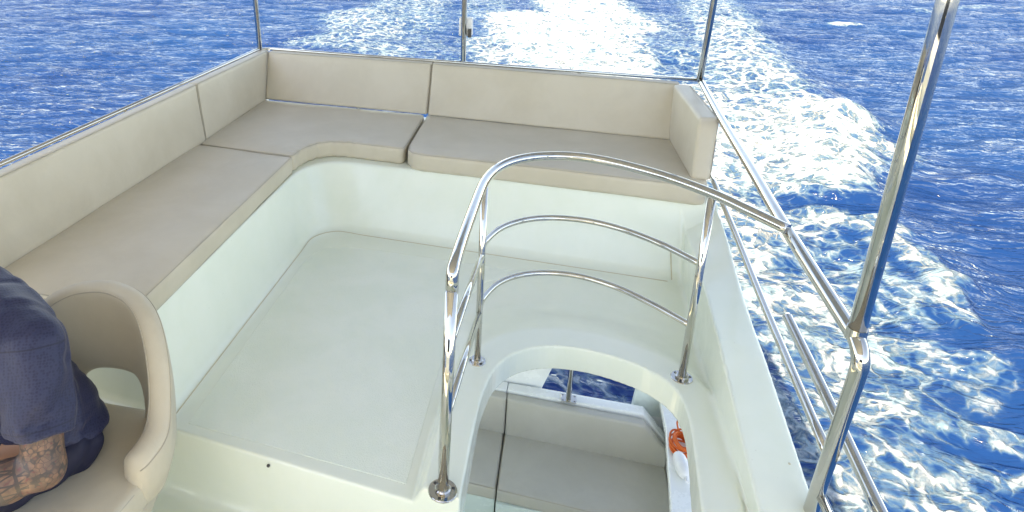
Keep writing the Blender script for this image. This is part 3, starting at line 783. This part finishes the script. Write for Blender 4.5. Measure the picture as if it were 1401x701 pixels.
# ------------------------------------------------------------------ chair
ch = empty('swivel_chair', (-1.42, 1.36, -.30), 'beige vinyl tub chair with an open gap below its rounded back, beside the bench', 'chair')
def chair_shell():
    nphi, nv = 120, 52; CX, CY = -1.425, 1.405
    phis = np.radians(np.linspace(-103, 103, nphi)); V = []
    hp = np.radians([0, 25, 42, 55, 64, 72, 80, 88, 95, 100, 103]); hz = [.625, .612, .580, .525, .450, .355, .292, .268, .252, .240, .232]
    for p in phis:
        ap = abs(p); top = np.interp(ap, hp, hz)
        # smooth top curve
        top = np.mean([np.interp(abs(ap + d), hp, hz) for d in np.radians([-6, -3, 0, 3, 6])])
        g = np.clip(1 - (np.degrees(ap) / 33) ** 5, 0, 1) ** .4
        bot = .015 * (1 - g) + .272 * g
        th = .036 + .012 * sstep(np.degrees(ap), 70, 92)
        er = math.sqrt(max(.02, 1 - (max(0, math.degrees(ap) - 97) / 6.2) ** 2)); th *= er
        for k in range(nv):
            hh = (top - bot) / 2 * (.55 + .45 * er); zc = (top + bot) / 2; L = max(hh - th, .001)
            q4 = nv // 2                                       # one side + one half-round end
            kk = k % q4; sd_ = 1 if k < q4 else -1; ns = q4 - 8
            if kk <= ns: ey = (-L + 2 * L * kk / ns); ez = th
            else:
                t_ = math.pi * (kk - ns) / 8; ey = L + th * math.sin(t_); ez = th * math.cos(t_)
            ey *= sd_; ez *= sd_
            z = zc + ey
            q = np.clip((z - .0) / .62, 0, 1)
            # plan radius swells at mid height, tightens at the top and under the seat
            sw = .95 + .13 * math.sin(math.pi * (q * .86 + .07)) - .10 * max(0, .22 - q) / .22
            endin = -.026 * sstep(np.degrees(ap), 78, 103)
            a_, b_ = .275 * sw + ez + endin, .245 * sw + ez + .02
            lean = .035 * q
            V.append((CX + a_ * math.sin(p), CY + b_ * math.cos(p) + lean, z))
    F = []
    for i in range(nphi - 1):
        for k in range(nv):
            k2 = (k + 1) % nv; F.append((i * nv + k, (i + 1) * nv + k, (i + 1) * nv + k2, i * nv + k2))
    F.append(tuple(range(nv))); F.append(tuple(range((nphi - 1) * nv + nv - 1, (nphi - 1) * nv - 1, -1)))
    me = pymesh('shell', V, F, True, False)
    o = link('shell', me, VINYL2, ch)
    rows = [[Vector(V[i * nv + k]) for i in range(nphi)] for k in (19, 25)]
    for rw in rows: tube('piping', rw[1:-1:1], .0022, ch, PIPING, seg=6)
chair_shell()
seatp = [(-1.675, 1.12), (-1.62, 1.06), (-1.23, 1.06), (-1.155, 1.12), (-1.135, 1.36), (-1.165, 1.47), (-1.215, 1.59), (-1.31, 1.665), (-1.54, 1.665), (-1.635, 1.59), (-1.69, 1.47), (-1.70, 1.36)]
V, Q = pad('seat', seatp, .045, .148, h=.010, rnd=.024, puff=.012, seed=21); link('seat', mesh_np('seat', V, Q), VINYL2, ch)
V, Q = pad('seat_base', offset_poly(seatp, .004), -.02, .050, h=.010, rnd=.012, puff=0, seed=22); link('seat_base', mesh_np('seat_base', V, Q), VINYL2, ch)
tube('piping', ring(seatp, .136, .006) + ring(seatp, .136, .006)[:1], .0025, ch, PIPING, seg=6)
tube('column', [(-1.42, 1.36, -.29), (-1.42, 1.36, -.02)], .04, ch)
MB().disc((-1.42, 1.36, -.299), .19, .02, seg=40, bv=.008).build('foot_plate', STEEL, ch, True)

# ------------------------------------------------------------------ seated person
def cone(X, Y, Z, a, b, r1, r2):
    a = np.array(a, float); b = np.array(b, float); d = b - a; L2 = d @ d
    t = np.clip(((X - a[0]) * d[0] + (Y - a[1]) * d[1] + (Z - a[2]) * d[2]) / L2, 0, 1)
    return np.sqrt((X - a[0] - t * d[0]) ** 2 + (Y - a[1] - t * d[1]) ** 2 + (Z - a[2] - t * d[2]) ** 2) - (r1 + (r2 - r1) * t)
def ell(X, Y, Z, c, r, fx, fy):
    """ellipsoid with axes along facing f, left l, up"""
    dx, dy, dz = X - c[0], Y - c[1], Z - c[2]
    u = (dx * fx[0] + dy * fx[1]) / r[0]; v = (dx * fy[0] + dy * fy[1]) / r[1]; w_ = dz / r[2]
    k = np.sqrt(u * u + v * v + w_ * w_); return (k - 1) * min(r)
fv = np.array([-.50, -.866, 0]); lv = np.array([.866, -.50, 0]); uz = np.array([0, 0, 1.])
PEL = np.array([-1.495, 1.430, .255]); CH = PEL + fv * .10 + lv * .01 + uz * .30; NB = PEL + fv * .20 + uz * .50
SL = np.array([-1.362, 1.300, .655]); SR = SL - lv * .40 + uz * .01
EL = np.array([-1.306, 1.195, .338]); WL = np.array([-1.545, 1.055, .285])
ER = SR + fv * .20 - uz * .27 - lv * .03; WR = ER + fv * .22 + lv * .10 - uz * .03
HC = NB + fv * .13 + uz * .19
HL = PEL + lv * .095 - uz * .02; HR = PEL - lv * .095 - uz * .02
KL = HL + fv * .44 + uz * .01 + lv * .03; KR = HR + fv * .44 + uz * .01 - lv * .06
AL = KL + np.array([.02, .03, -.43]); AR = KR + np.array([0, .05, -.43])
def torso(X, Y, Z, g=0.):
    d = ell(X, Y, Z, PEL, (.118 + g, .160 + g, .13 + g), fv, lv)
    d = smin(d, ell(X, Y, Z, PEL + fv * .03 + uz * .13, (.115 + g, .148 + g, .15 + g), fv, lv), .08)
    d = smin(d, ell(X, Y, Z, CH, (.130 + g, .180 + g, .19 + g), fv, lv), .08)
    d = smin(d, cone(X, Y, Z, SL - lv * .05 + uz * .0, SR + lv * .05, .075 + g, .075 + g), .09)
    return d
def hand(X, Y, Z, w, d_, s):
    d_ = d_ / np.linalg.norm(d_); side = np.cross(uz, d_) * s; side /= np.linalg.norm(side)
    pc = w + d_ * .055
    d = cone(X, Y, Z, w, pc, .026, .034)
    d = smin(d, cone(X, Y, Z, pc - side * .02, pc + side * .022, .022, .022), .03)
    for k, (o, L) in enumerate(((-.030, .060), (-.010, .073), (.011, .078), (.031, .070))):
        b = pc + d_ * .035 + side * o; m = b + d_ * L * .5 - uz * .008; e = m + d_ * L * .42 - uz * .028
        f = np.minimum(cone(X, Y, Z, b, m, .0098, .0088), cone(X, Y, Z, m, e, .0088, .0075))
        d = smin(d, f, .008)
    b = w + d_ * .03 + side * .03; m = b + side * .028 + d_ * .025; e = m + d_ * .028 - uz * .012
    return smin(d, np.minimum(cone(X, Y, Z, b, m, .012, .010), cone(X, Y, Z, m, e, .010, .0085)), .012)
def body(X, Y, Z):
    d = torso(X, Y, Z, -.008)
    d = smin(d, cone(X, Y, Z, NB - fv * .02 - uz * .02, HC - uz * .06, .062, .056), .05)
    h = ell(X, Y, Z, HC + uz * .02, (.098, .076, .108), fv, lv)
    h = smin(h, ell(X, Y, Z, HC + fv * .03 - uz * .055, (.062, .052, .058), fv, lv), .04)
    h = smin(h, cone(X, Y, Z, HC + fv * .092 + uz * .015, HC + fv * .112 - uz * .020, .008, .015), .015)          # nose
    for s in (-1, 1):
        h = smin(h, cone(X, Y, Z, HC + lv * s * .078 + uz * .02, HC + lv * s * .080 - uz * .02, .013, .010), .01)  # ears
        h = smax(h, -cone(X, Y, Z, HC + fv * .094 + lv * s * .022 + uz * .018, HC + fv * .094 + lv * s * .036 + uz * .018, .012, .012), .012)
        h = smin(h, cone(X, Y, Z, HC + fv * .076 + lv * s * .029 + uz * .016, HC + fv * .077 + lv * s * .030 + uz * .016, .012, .012), .004)
    h = smin(h, cone(X, Y, Z, HC + fv * .088 + lv * .02 - uz * .052, HC + fv * .088 - lv * .02 - uz * .052, .008, .008), .008)  # lips
    d = smin(d, h, .03)
    d = smin(d, cone(X, Y, Z, SL, EL, .068, .052), .05); d = smin(d, cone(X, Y, Z, SR, ER, .068, .050), .05)
    m = EL + (WL - EL) * .35
    d = smin(d, cone(X, Y, Z, EL, m, .050, .053), .03); d = smin(d, cone(X, Y, Z, m, WL, .052, .030), .03)
    m = ER + (WR - ER) * .35
    d = smin(d, cone(X, Y, Z, ER, m, .046, .050), .03); d = smin(d, cone(X, Y, Z, m, WR, .050, .029), .03)
    d = smin(d, hand(X, Y, Z, WL, WL - EL, -1), .02); d = smin(d, hand(X, Y, Z, WR, WR - ER, 1), .02)
    for a, b, c in ((HL, KL, AL), (HR, KR, AR)):
        d = smin(d, cone(X, Y, Z, a, b, .085, .058), .05); d = smin(d, cone(X, Y, Z, b, c, .056, .036), .03)
        d = smin(d, cone(X, Y, Z, c - uz * .03, c - uz * .05 + fv * .14, .035, .026), .03)
    return d
per = empty('person', (PEL[0], PEL[1], -.30), 'seated man in a navy T-shirt and dark shorts with a tattooed forearm', 'person')
V, Q = nets(body, (-2.25, .70, -.32), (-1.14, 1.75, 1.16), .0105)
me = mesh_np('body', V, Q)
ua = EL - SL; fa = WL - EL; La, Lf = np.linalg.norm(ua), np.linalg.norm(fa)
tu = ((V - SL) @ ua) / La ** 2; tf = ((V - EL) @ fa) / Lf ** 2
du = np.linalg.norm(V - SL - np.clip(tu, 0, 1)[:, None] * ua, axis=1); df = np.linalg.norm(V - EL - np.clip(tf, 0, 1)[:, None] * fa, axis=1)
onf = df < du
tt = np.where(onf, .5 - .5 * np.clip(tf, 0, 1), .5 + .5 * (1 - np.clip(tu, 0, 1)))
tt = np.where(np.minimum(du, df) > .10, -1, tt)
ax_ = np.where(onf[:, None], fa / Lf, ua / La); rad = V - np.where(onf[:, None], EL + np.clip(tf, 0, 1)[:, None] * fa, SL + np.clip(tu, 0, 1)[:, None] * ua)
e1 = np.cross(ax_, uz + .3 * fv); e1 /= np.linalg.norm(e1, axis=1)[:, None]; e2 = np.cross(ax_, e1)
aa = (np.arctan2((rad * e1).sum(1), (rad * e2).sum(1)) / (2 * math.pi))
for nm, v in (('arm_t', tt), ('arm_a', aa)):
    a = me.attributes.new(nm, 'FLOAT', 'POINT'); a.data.foreach_set('value', v.astype(np.float32))
grad_normals(me, body, V, .004); link('body', me, SKIN, per)
def folds(X, Y, Z):
    s = (X * lv[0] + Y * lv[1]); q = (X * fv[0] + Y * fv[1])
    low = 1 - sstep(Z, .22, .42)
    return (.007 * np.sin(Z * 62 + s * 22 + 2 * np.sin(q * 14)) + .006 * np.sin(Z * 105 - q * 30 + s * 12)) * low \
        + .0045 * np.maximum(0, np.sin(s * 34 - Z * 30 + 2.2 * np.sin(q * 9 + Z * 6))) ** 3 - .0035 * np.maximum(0, np.sin(q * 41 + Z * 22 + s * 12)) ** 4 + sstep(Z, .10, .3) * .0042 * np.sin(Z * 26 + q * 34 + s * 20 + 1.5 * np.sin(Z * 11)) + .0022 * np.sin(X * 60 + Z * 38 + 2 * np.sin(Y * 17))
def shirt(X, Y, Z):
    t = torso(X, Y, Z, .012)
    t = smin(t, ell(X, Y, Z, PEL - fv * .05 + uz * .03 + lv * .01, (.08, .150, .10), fv, lv), .05)
    t = smin(t, cone(X, Y, Z, NB - fv * .03 - uz * .05, NB - uz * .01, .085, .070), .05)
    t = np.maximum(t, -cone(X, Y, Z, NB - uz * .0 + fv * .01, NB + uz * .2 + fv * .1, .060, .07))
    hem = .235 - .3 * (X * fv[0] + Y * fv[1] - (PEL @ fv))
    t = smax(t, hem - .075 - Z, .015)
    out = t
    for S_, E_, w_ in ((SL, EL, 1), (SR, ER, 0)):
        d = (E_ - S_); L = np.linalg.norm(d); d = d / L
        s = cone(X, Y, Z, S_ + lv * (.004 if w_ else -.004), S_ + d * L * .95, .084, .092)
        pr = (X - S_[0]) * d[0] + (Y - S_[1]) * d[1] + (Z - S_[2]) * d[2]
        s = s + .0035 * np.sin(pr * 55 + (X + Y) * 30) * sstep(pr, .02, .12) - .002 * (np.abs(pr - L * .64) < .02)
        s = smax(s, pr - L * .70, .006)
        out = smin(out, s, .035)
    return out + folds(X, Y, Z)
V, Q = nets(shirt, (-1.95, .95, .10), (-1.12, 1.75, .86), .0085)
me = mesh_np('shirt', V, Q); grad_normals(me, shirt, V, .004); link('shirt', me, SHIRT, per)
# shoulder seam and sleeve hem stitching
def ring3(c, d, r, n=40, z=None):
    d = np.array(d) / np.linalg.norm(d); u = np.cross(d, [0.3, .2, .9]); u /= np.linalg.norm(u); v = np.cross(d, u)
    return [Vector(c + (u * math.cos(2 * math.pi * k / n) + v * math.sin(2 * math.pi * k / n)) * r) for k in range(n + 1)]
def shorts(X, Y, Z):
    d = ell(X, Y, Z, PEL - uz * .02, (.135, .178, .115), fv, lv)
    for a, b in ((HL, KL), (HR, KR)):
        d2 = cone(X, Y, Z, a, a + (b - a) * .95, .112, .092)
        pr = ((X - a[0]) * fv[0] + (Y - a[1]) * fv[1]); d2 = smax(d2, pr - .36, .01)
        d = smin(d, d2, .03)
    d = smax(d, Z - .30, .02)
    s = (X * lv[0] + Y * lv[1]); q = (X * fv[0] + Y * fv[1])
    return d + .005 * np.sin(q * 60 + Z * 40 + s * 25) + .004 * np.sin(s * 70 - Z * 50)
V, Q = nets(shorts, (-1.98, .85, .08), (-1.12, 1.75, .36), .0095)
link('shorts', mesh_np('shorts', V, Q), SHORTS, per)
def hair(X, Y, Z):
    d = ell(X, Y, Z, HC + uz * .026 - fv * .008, (.108, .084, .112), fv, lv)
    fr = (X - HC[0]) * fv[0] + (Y - HC[1]) * fv[1]
    d = smax(d, fr - .065 - .0 * Z, .02); d = smax(d, (fr - (-.02)) * .7 - (Z - HC[2] - .01), .02)
    return d + .002 * np.sin(X * 300) * np.sin(Y * 280)
V, Q = nets(hair, tuple(HC - .16), tuple(HC + .18), .009)
link('hair', mesh_np('hair', V, Q), HAIR, per)
for A_ in (AL, AR):
    f = lambda X, Y, Z, A_=A_: smax(smin(cone(X, Y, Z, A_ - uz * .04, A_ - uz * .055 + fv * .15, .047, .038), cone(X, Y, Z, A_ + uz * .02, A_ - uz * .03, .045, .047), .02), -.298 - Z, .005)
    V, Q = nets(f, (A_[0] - .25, A_[1] - .28, -.33), (A_[0] + .12, A_[1] + .12, A_[2] + .1), .011)
    link('shoe', mesh_np('shoe', V, Q), SHOE, per)

# ------------------------------------------------------------------ hull, cockpit below
hull = empty('boat_hull', (-.6, 0, SEA), 'white boat hull carrying the cockpit and flybridge', 'boat')
def hull_mesh():
    ys = [-7, -6, -4.5, -2.5, 0, 2.5, 3.93]; V = []; F = []
    hw = [.05, .7, 1.3, 1.65, 1.78, 1.78, 1.74]
    for y, wd in zip(ys, hw):
        fl = .25 if y < -3 else .08
        pr = [(-wd - fl, -1.45), (-wd - fl * .6, -1.75), (-wd, -2.6), (-wd * .86, -3.3), (0, -3.6), (wd * .86, -3.3), (wd, -2.6), (wd + fl * .6, -1.75), (wd + fl, -1.45)]
        V += [(-.62 + x, y, z) for x, z in pr]
    n = 9
    for i in range(len(ys) - 1):
        for k in range(n - 1): F.append((i * n + k, i * n + k + 1, (i + 1) * n + k + 1, (i + 1) * n + k))
    F.append(tuple((len(ys) - 1) * n + k for k in (0, 1, 2, 3, 4, 5, 6, 7, 8)))
    return V, F
V_, F_ = hull_mesh(); o = link('hull_shell', pymesh('hull_shell', V_, F_, True), GELW, hull)
mb = MB(); mb.box(-2.35, -.2, -2.16, .98, 4.0, -2.10); mb.build('cockpit_sole', GEL, hull)
mb = MB(); mb.box(-2.2, -.35, -2.1, .94, -.2, -.06); mb.build('cabin_bulkhead', CREAM, hull)
mb = MB(); mb.box(-2.2, -5.5, -2.1, 1.0, -.36, -.34, .05); mb.build('cabin', GELW, hull, True)
mb = MB(); mb.box(-2.26, -5.2, -.36, .885, .548, -.302, .01); mb.build('forward_flybridge_floor', GEL, hull)
hc = empty('console_light_block', (-.7, -1.5, -.30), 'white console-shaped block added to cut light from forward, unseen behind the camera', 'console')  # unseen console shape, added to block light coming from ahead of the seating
mb = MB(); mb.prism([(-2.2, -1.15, -.302), (-2.2, -1.15, .45), (-2.2, -1.45, .72), (-2.2, -2.3, .80), (-2.2, -2.4, -.302)], (3.05, 0, 0), .03); mb.build('body', GELW, hc, True)
mb = MB(); mb.prism([(-2.1, -1.17, .455), (-2.1, -1.435, .70), (-2.1, -1.45, .69), (-2.1, -1.19, .44)], (2.85, 0, 0)); mb.build('block_dash', DARK, hc)
mb = MB(); mb.prism([(-2.1, -2.2, .79), (-2.1, -2.9, 1.75), (-2.1, -2.92, 1.75), (-2.1, -2.22, .79)], (2.85, 0, 0)); mb.build('block_screen', SMOKE, hc)
# gunwale strip on the starboard side, kinked like the photograph
mb = MB(); mb.prism([(.80, -1.0, -1.34), (.815, 2.90, -1.34), (.862, 3.384, -1.34), (.888, 3.64, -1.34), (.888, 3.90, -1.34), (.90, 4.06, -1.34), (1.10, 4.02, -1.34), (1.14, 3.2, -1.34), (1.16, -1.0, -1.34)], (0, 0, .06), .012)
mb.build('gunwale', GELW, hull, True)
MB().box(.940, -1.0, -2.1, 1.05, 3.90, -1.34).build('inner_bulwark', GELW, hull)
MB().box(-2.35, -1.0, -2.1, -2.2, 4.0, -1.30, .02).build('port_bulwark', GELW, hull, True)
# stern quarter wings
mb = MB(); mb.prism([(.745, 3.935, -1.16), (.715, 3.935, -1.50), (1.06, 3.935, -1.50), (1.10, 3.935, -1.10)], (0, .05, 0), .01); mb.build('stern_wing', GREYPL, hull, True)
mb = MB(); mb.prism([(.205, 3.935, -1.06), (.10, 3.935, -1.38), (-1.2, 3.935, -1.38), (-1.2, 3.935, -1.0)], (0, .05, 0), .01); mb.build('stern_wing', GELW, hull, True)
mb = MB(); mb.box(-2.2, 3.925, -2.1, .93, 4.0, -1.52); mb.build('transom', GELW, hull)
# underside liner so the cockpit sees a finished ceiling: supports
mb = MB(); mb.box(-2.26, .55, -.30, -2.20, 4.5, -.05); mb.build('deck_edge_fairing', GEL, hull)

ck = empty('cockpit_bench', (.3, 3.5, -2.1), 'white moulded bench down in the cockpit carrying grey beige cushions', 'bench')
mb = MB(); mb.box(-.140, 3.26, -2.1, .935, 3.80, -1.752, .008); mb.build('locker_front', TEAL, ck, True)
mb = MB(); mb.box(-1.0, 3.30, -2.1, -.150, 3.80, -1.752, .008); mb.build('locker_front', TEAL, ck, True)
mb = MB(); mb.prism([(-.129, 3.84, -1.76), (-.129, 3.84, -1.330), (.775, 3.79, -1.330), (.945, 3.77, -1.52), (.945, 3.77, -1.76)], (.006, .085, 0), .012); mb.build('ledge', GELW, ck, True)
mb = MB(); mb.prism([(-1.0, 3.86, -1.76), (-1.0, 3.86, -1.330), (-.133, 3.84, -1.330), (-.133, 3.84, -1.76)], (.006, .085, 0), .012); mb.build('ledge', GELW, ck, True)
CG = 'cushions on the cockpit bench below'
def cpad(pts, z0, z1, lab, seed, **kw):
    e = up_pad('seat_cushion', pts, z0, z1, lab, CG, m=VINYL3, seed=seed, h=.012, rnd=.016, puff=.005)
cpad([(-.139, 3.275), (.938, 3.185), (.938, 3.72), (-.127, 3.80)], -1.75, -1.648, 'wide grey beige seat cushion seen down through the stair opening', 31)
cpad([(-.75, 3.32), (-.145, 3.278), (-.133, 3.80), (-.75, 3.83)], -1.75, -1.648, 'narrow grey beige seat cushion at the left of the opening', 32)
def cback(x0, x1, ch_, lab, seed):
    e = empty('backrest_cushion', ((x0 + x1) / 2, 3.78, -1.64), lab, 'cushion', CG)
    pts = [(x0, -1.66), (x1, -1.66), (x1, -1.53), (x1 - .16, -1.345), (x0, -1.345)] if ch_ else [(x0, -1.66), (x1, -1.66), (x1, -1.345), (x0, -1.345)]
    V, Q = pad('c', pts, 0, .075, h=.011, rnd=.016, puff=.005, seed=seed)
    y0 = 3.762 - (V[:, 0] + .12) * .075
    W = np.stack([V[:, 0], y0 + V[:, 2], V[:, 1]], 1)
    link('cover', mesh_np('cover', W, Q[:, ::-1]), VINYL3, e)
cback(-.124, .938, True, 'wide grey beige backrest with a chamfered corner behind the lower seat', 33)
cback(-.75, -.130, False, 'narrow grey beige backrest beside the joint of the lower seat', 34)
cp = empty('cockpit_pole', (.283, 3.86, -1.262), 'short chrome pole rising from the white ledge behind the lower seat', 'pole')
tb = tube('tube', [(.288, 3.835, -1.330), (.290, 3.835, -.055)], .018, cp)
mb = MB(); mb.box(.237, 3.795, -1.331, .340, 3.875, -1.323, .003); mb.build('square_flange', STEEL, cp, True)
for a, b in ((.25, 3.808), (.328, 3.808), (.25, 3.862), (.328, 3.862)): MB().disc((a, b, -1.324), .006, .003, seg=12).build('screw', DARK, cp)

# white fender under the rope
fd = empty('fender', (.925, 3.29, -1.28), 'small white rounded fender lying on the gunwale just below the orange rope', 'fender')
V_, F_ = tube_v([(.932 + .02 * k / 12 - .02, 3.385 - .19 * k / 12, -1.238) for k in range(13)], [max(.004, .041 * math.sqrt(max(0, 1 - abs((k - 6) / 6) ** 3.2))) for k in range(13)], 24)
link('body', pymesh('fender_body', V_, F_), PLASTIC, fd)
MB().tube([(.932, 3.20, -1.238), (.932, 3.165, -1.238)], .010, 12).build('eyelet', PLASTIC, fd, True)
# coil of orange rope on the gunwale
rp = empty('rope', (.975, 3.47, -1.28), 'small coil of bright orange rope lying on the white gunwale', 'rope')
rs = random.Random(3)
pts = []
for i in range(9):
    cx, cy = .950 + rs.uniform(-.010, .010), 3.47 + rs.uniform(-.015, .015); a_, b_ = rs.uniform(.040, .062), rs.uniform(.060, .100); tl = rs.uniform(-.25, .25)
    for k in range(14):
        t = 2 * math.pi * k / 14
        x, y = a_ * math.cos(t), b_ * math.sin(t)
        pts.append((cx + x * math.cos(tl) - y * math.sin(tl), cy + x * math.sin(tl) + y * math.cos(tl), -1.272 + i * .0075 + .006 * math.sin(t * 2 + i)))
tube('coil', catmull(pts, 3), .0058, rp, ROPE, seg=8)
tube('loose_loop', catmull([(.940, 3.55, -1.21), (.940, 3.60, -1.20), (.955, 3.625, -1.20), (.972, 3.60, -1.21), (.965, 3.54, -1.21)], 6), .0055, rp, ROPE, seg=8)

# ------------------------------------------------------------------ hardtop roof carried by the poles (above the frame; shades the deck)
rf = empty('hardtop_roof', (-.6, 1.0, 2.34), 'white hardtop roof carried by the chrome poles above the deck', 'roof')
def roof():
    V, Q = pad('roof_panel', [(-2.80, -.75), (1.20, -.75), (1.20, 4.45), (.95, 4.85), (-2.55, 4.85), (-2.80, 4.45)], 2.34, 2.44, h=.05, rnd=.05, puff=0, cr=.1)
    return mesh_np('roof_panel', V, Q)
link('roof_panel', roof(), GELW, rf)
MB().box(-2.73, -.68, 2.325, 1.13, 4.40, 2.338).build('bounce_panel', BOUNCE, rf)  # unseen sheet added under the roof to bounce warm light onto the deck

# every loose mesh gets consistent outward normals where built by hand
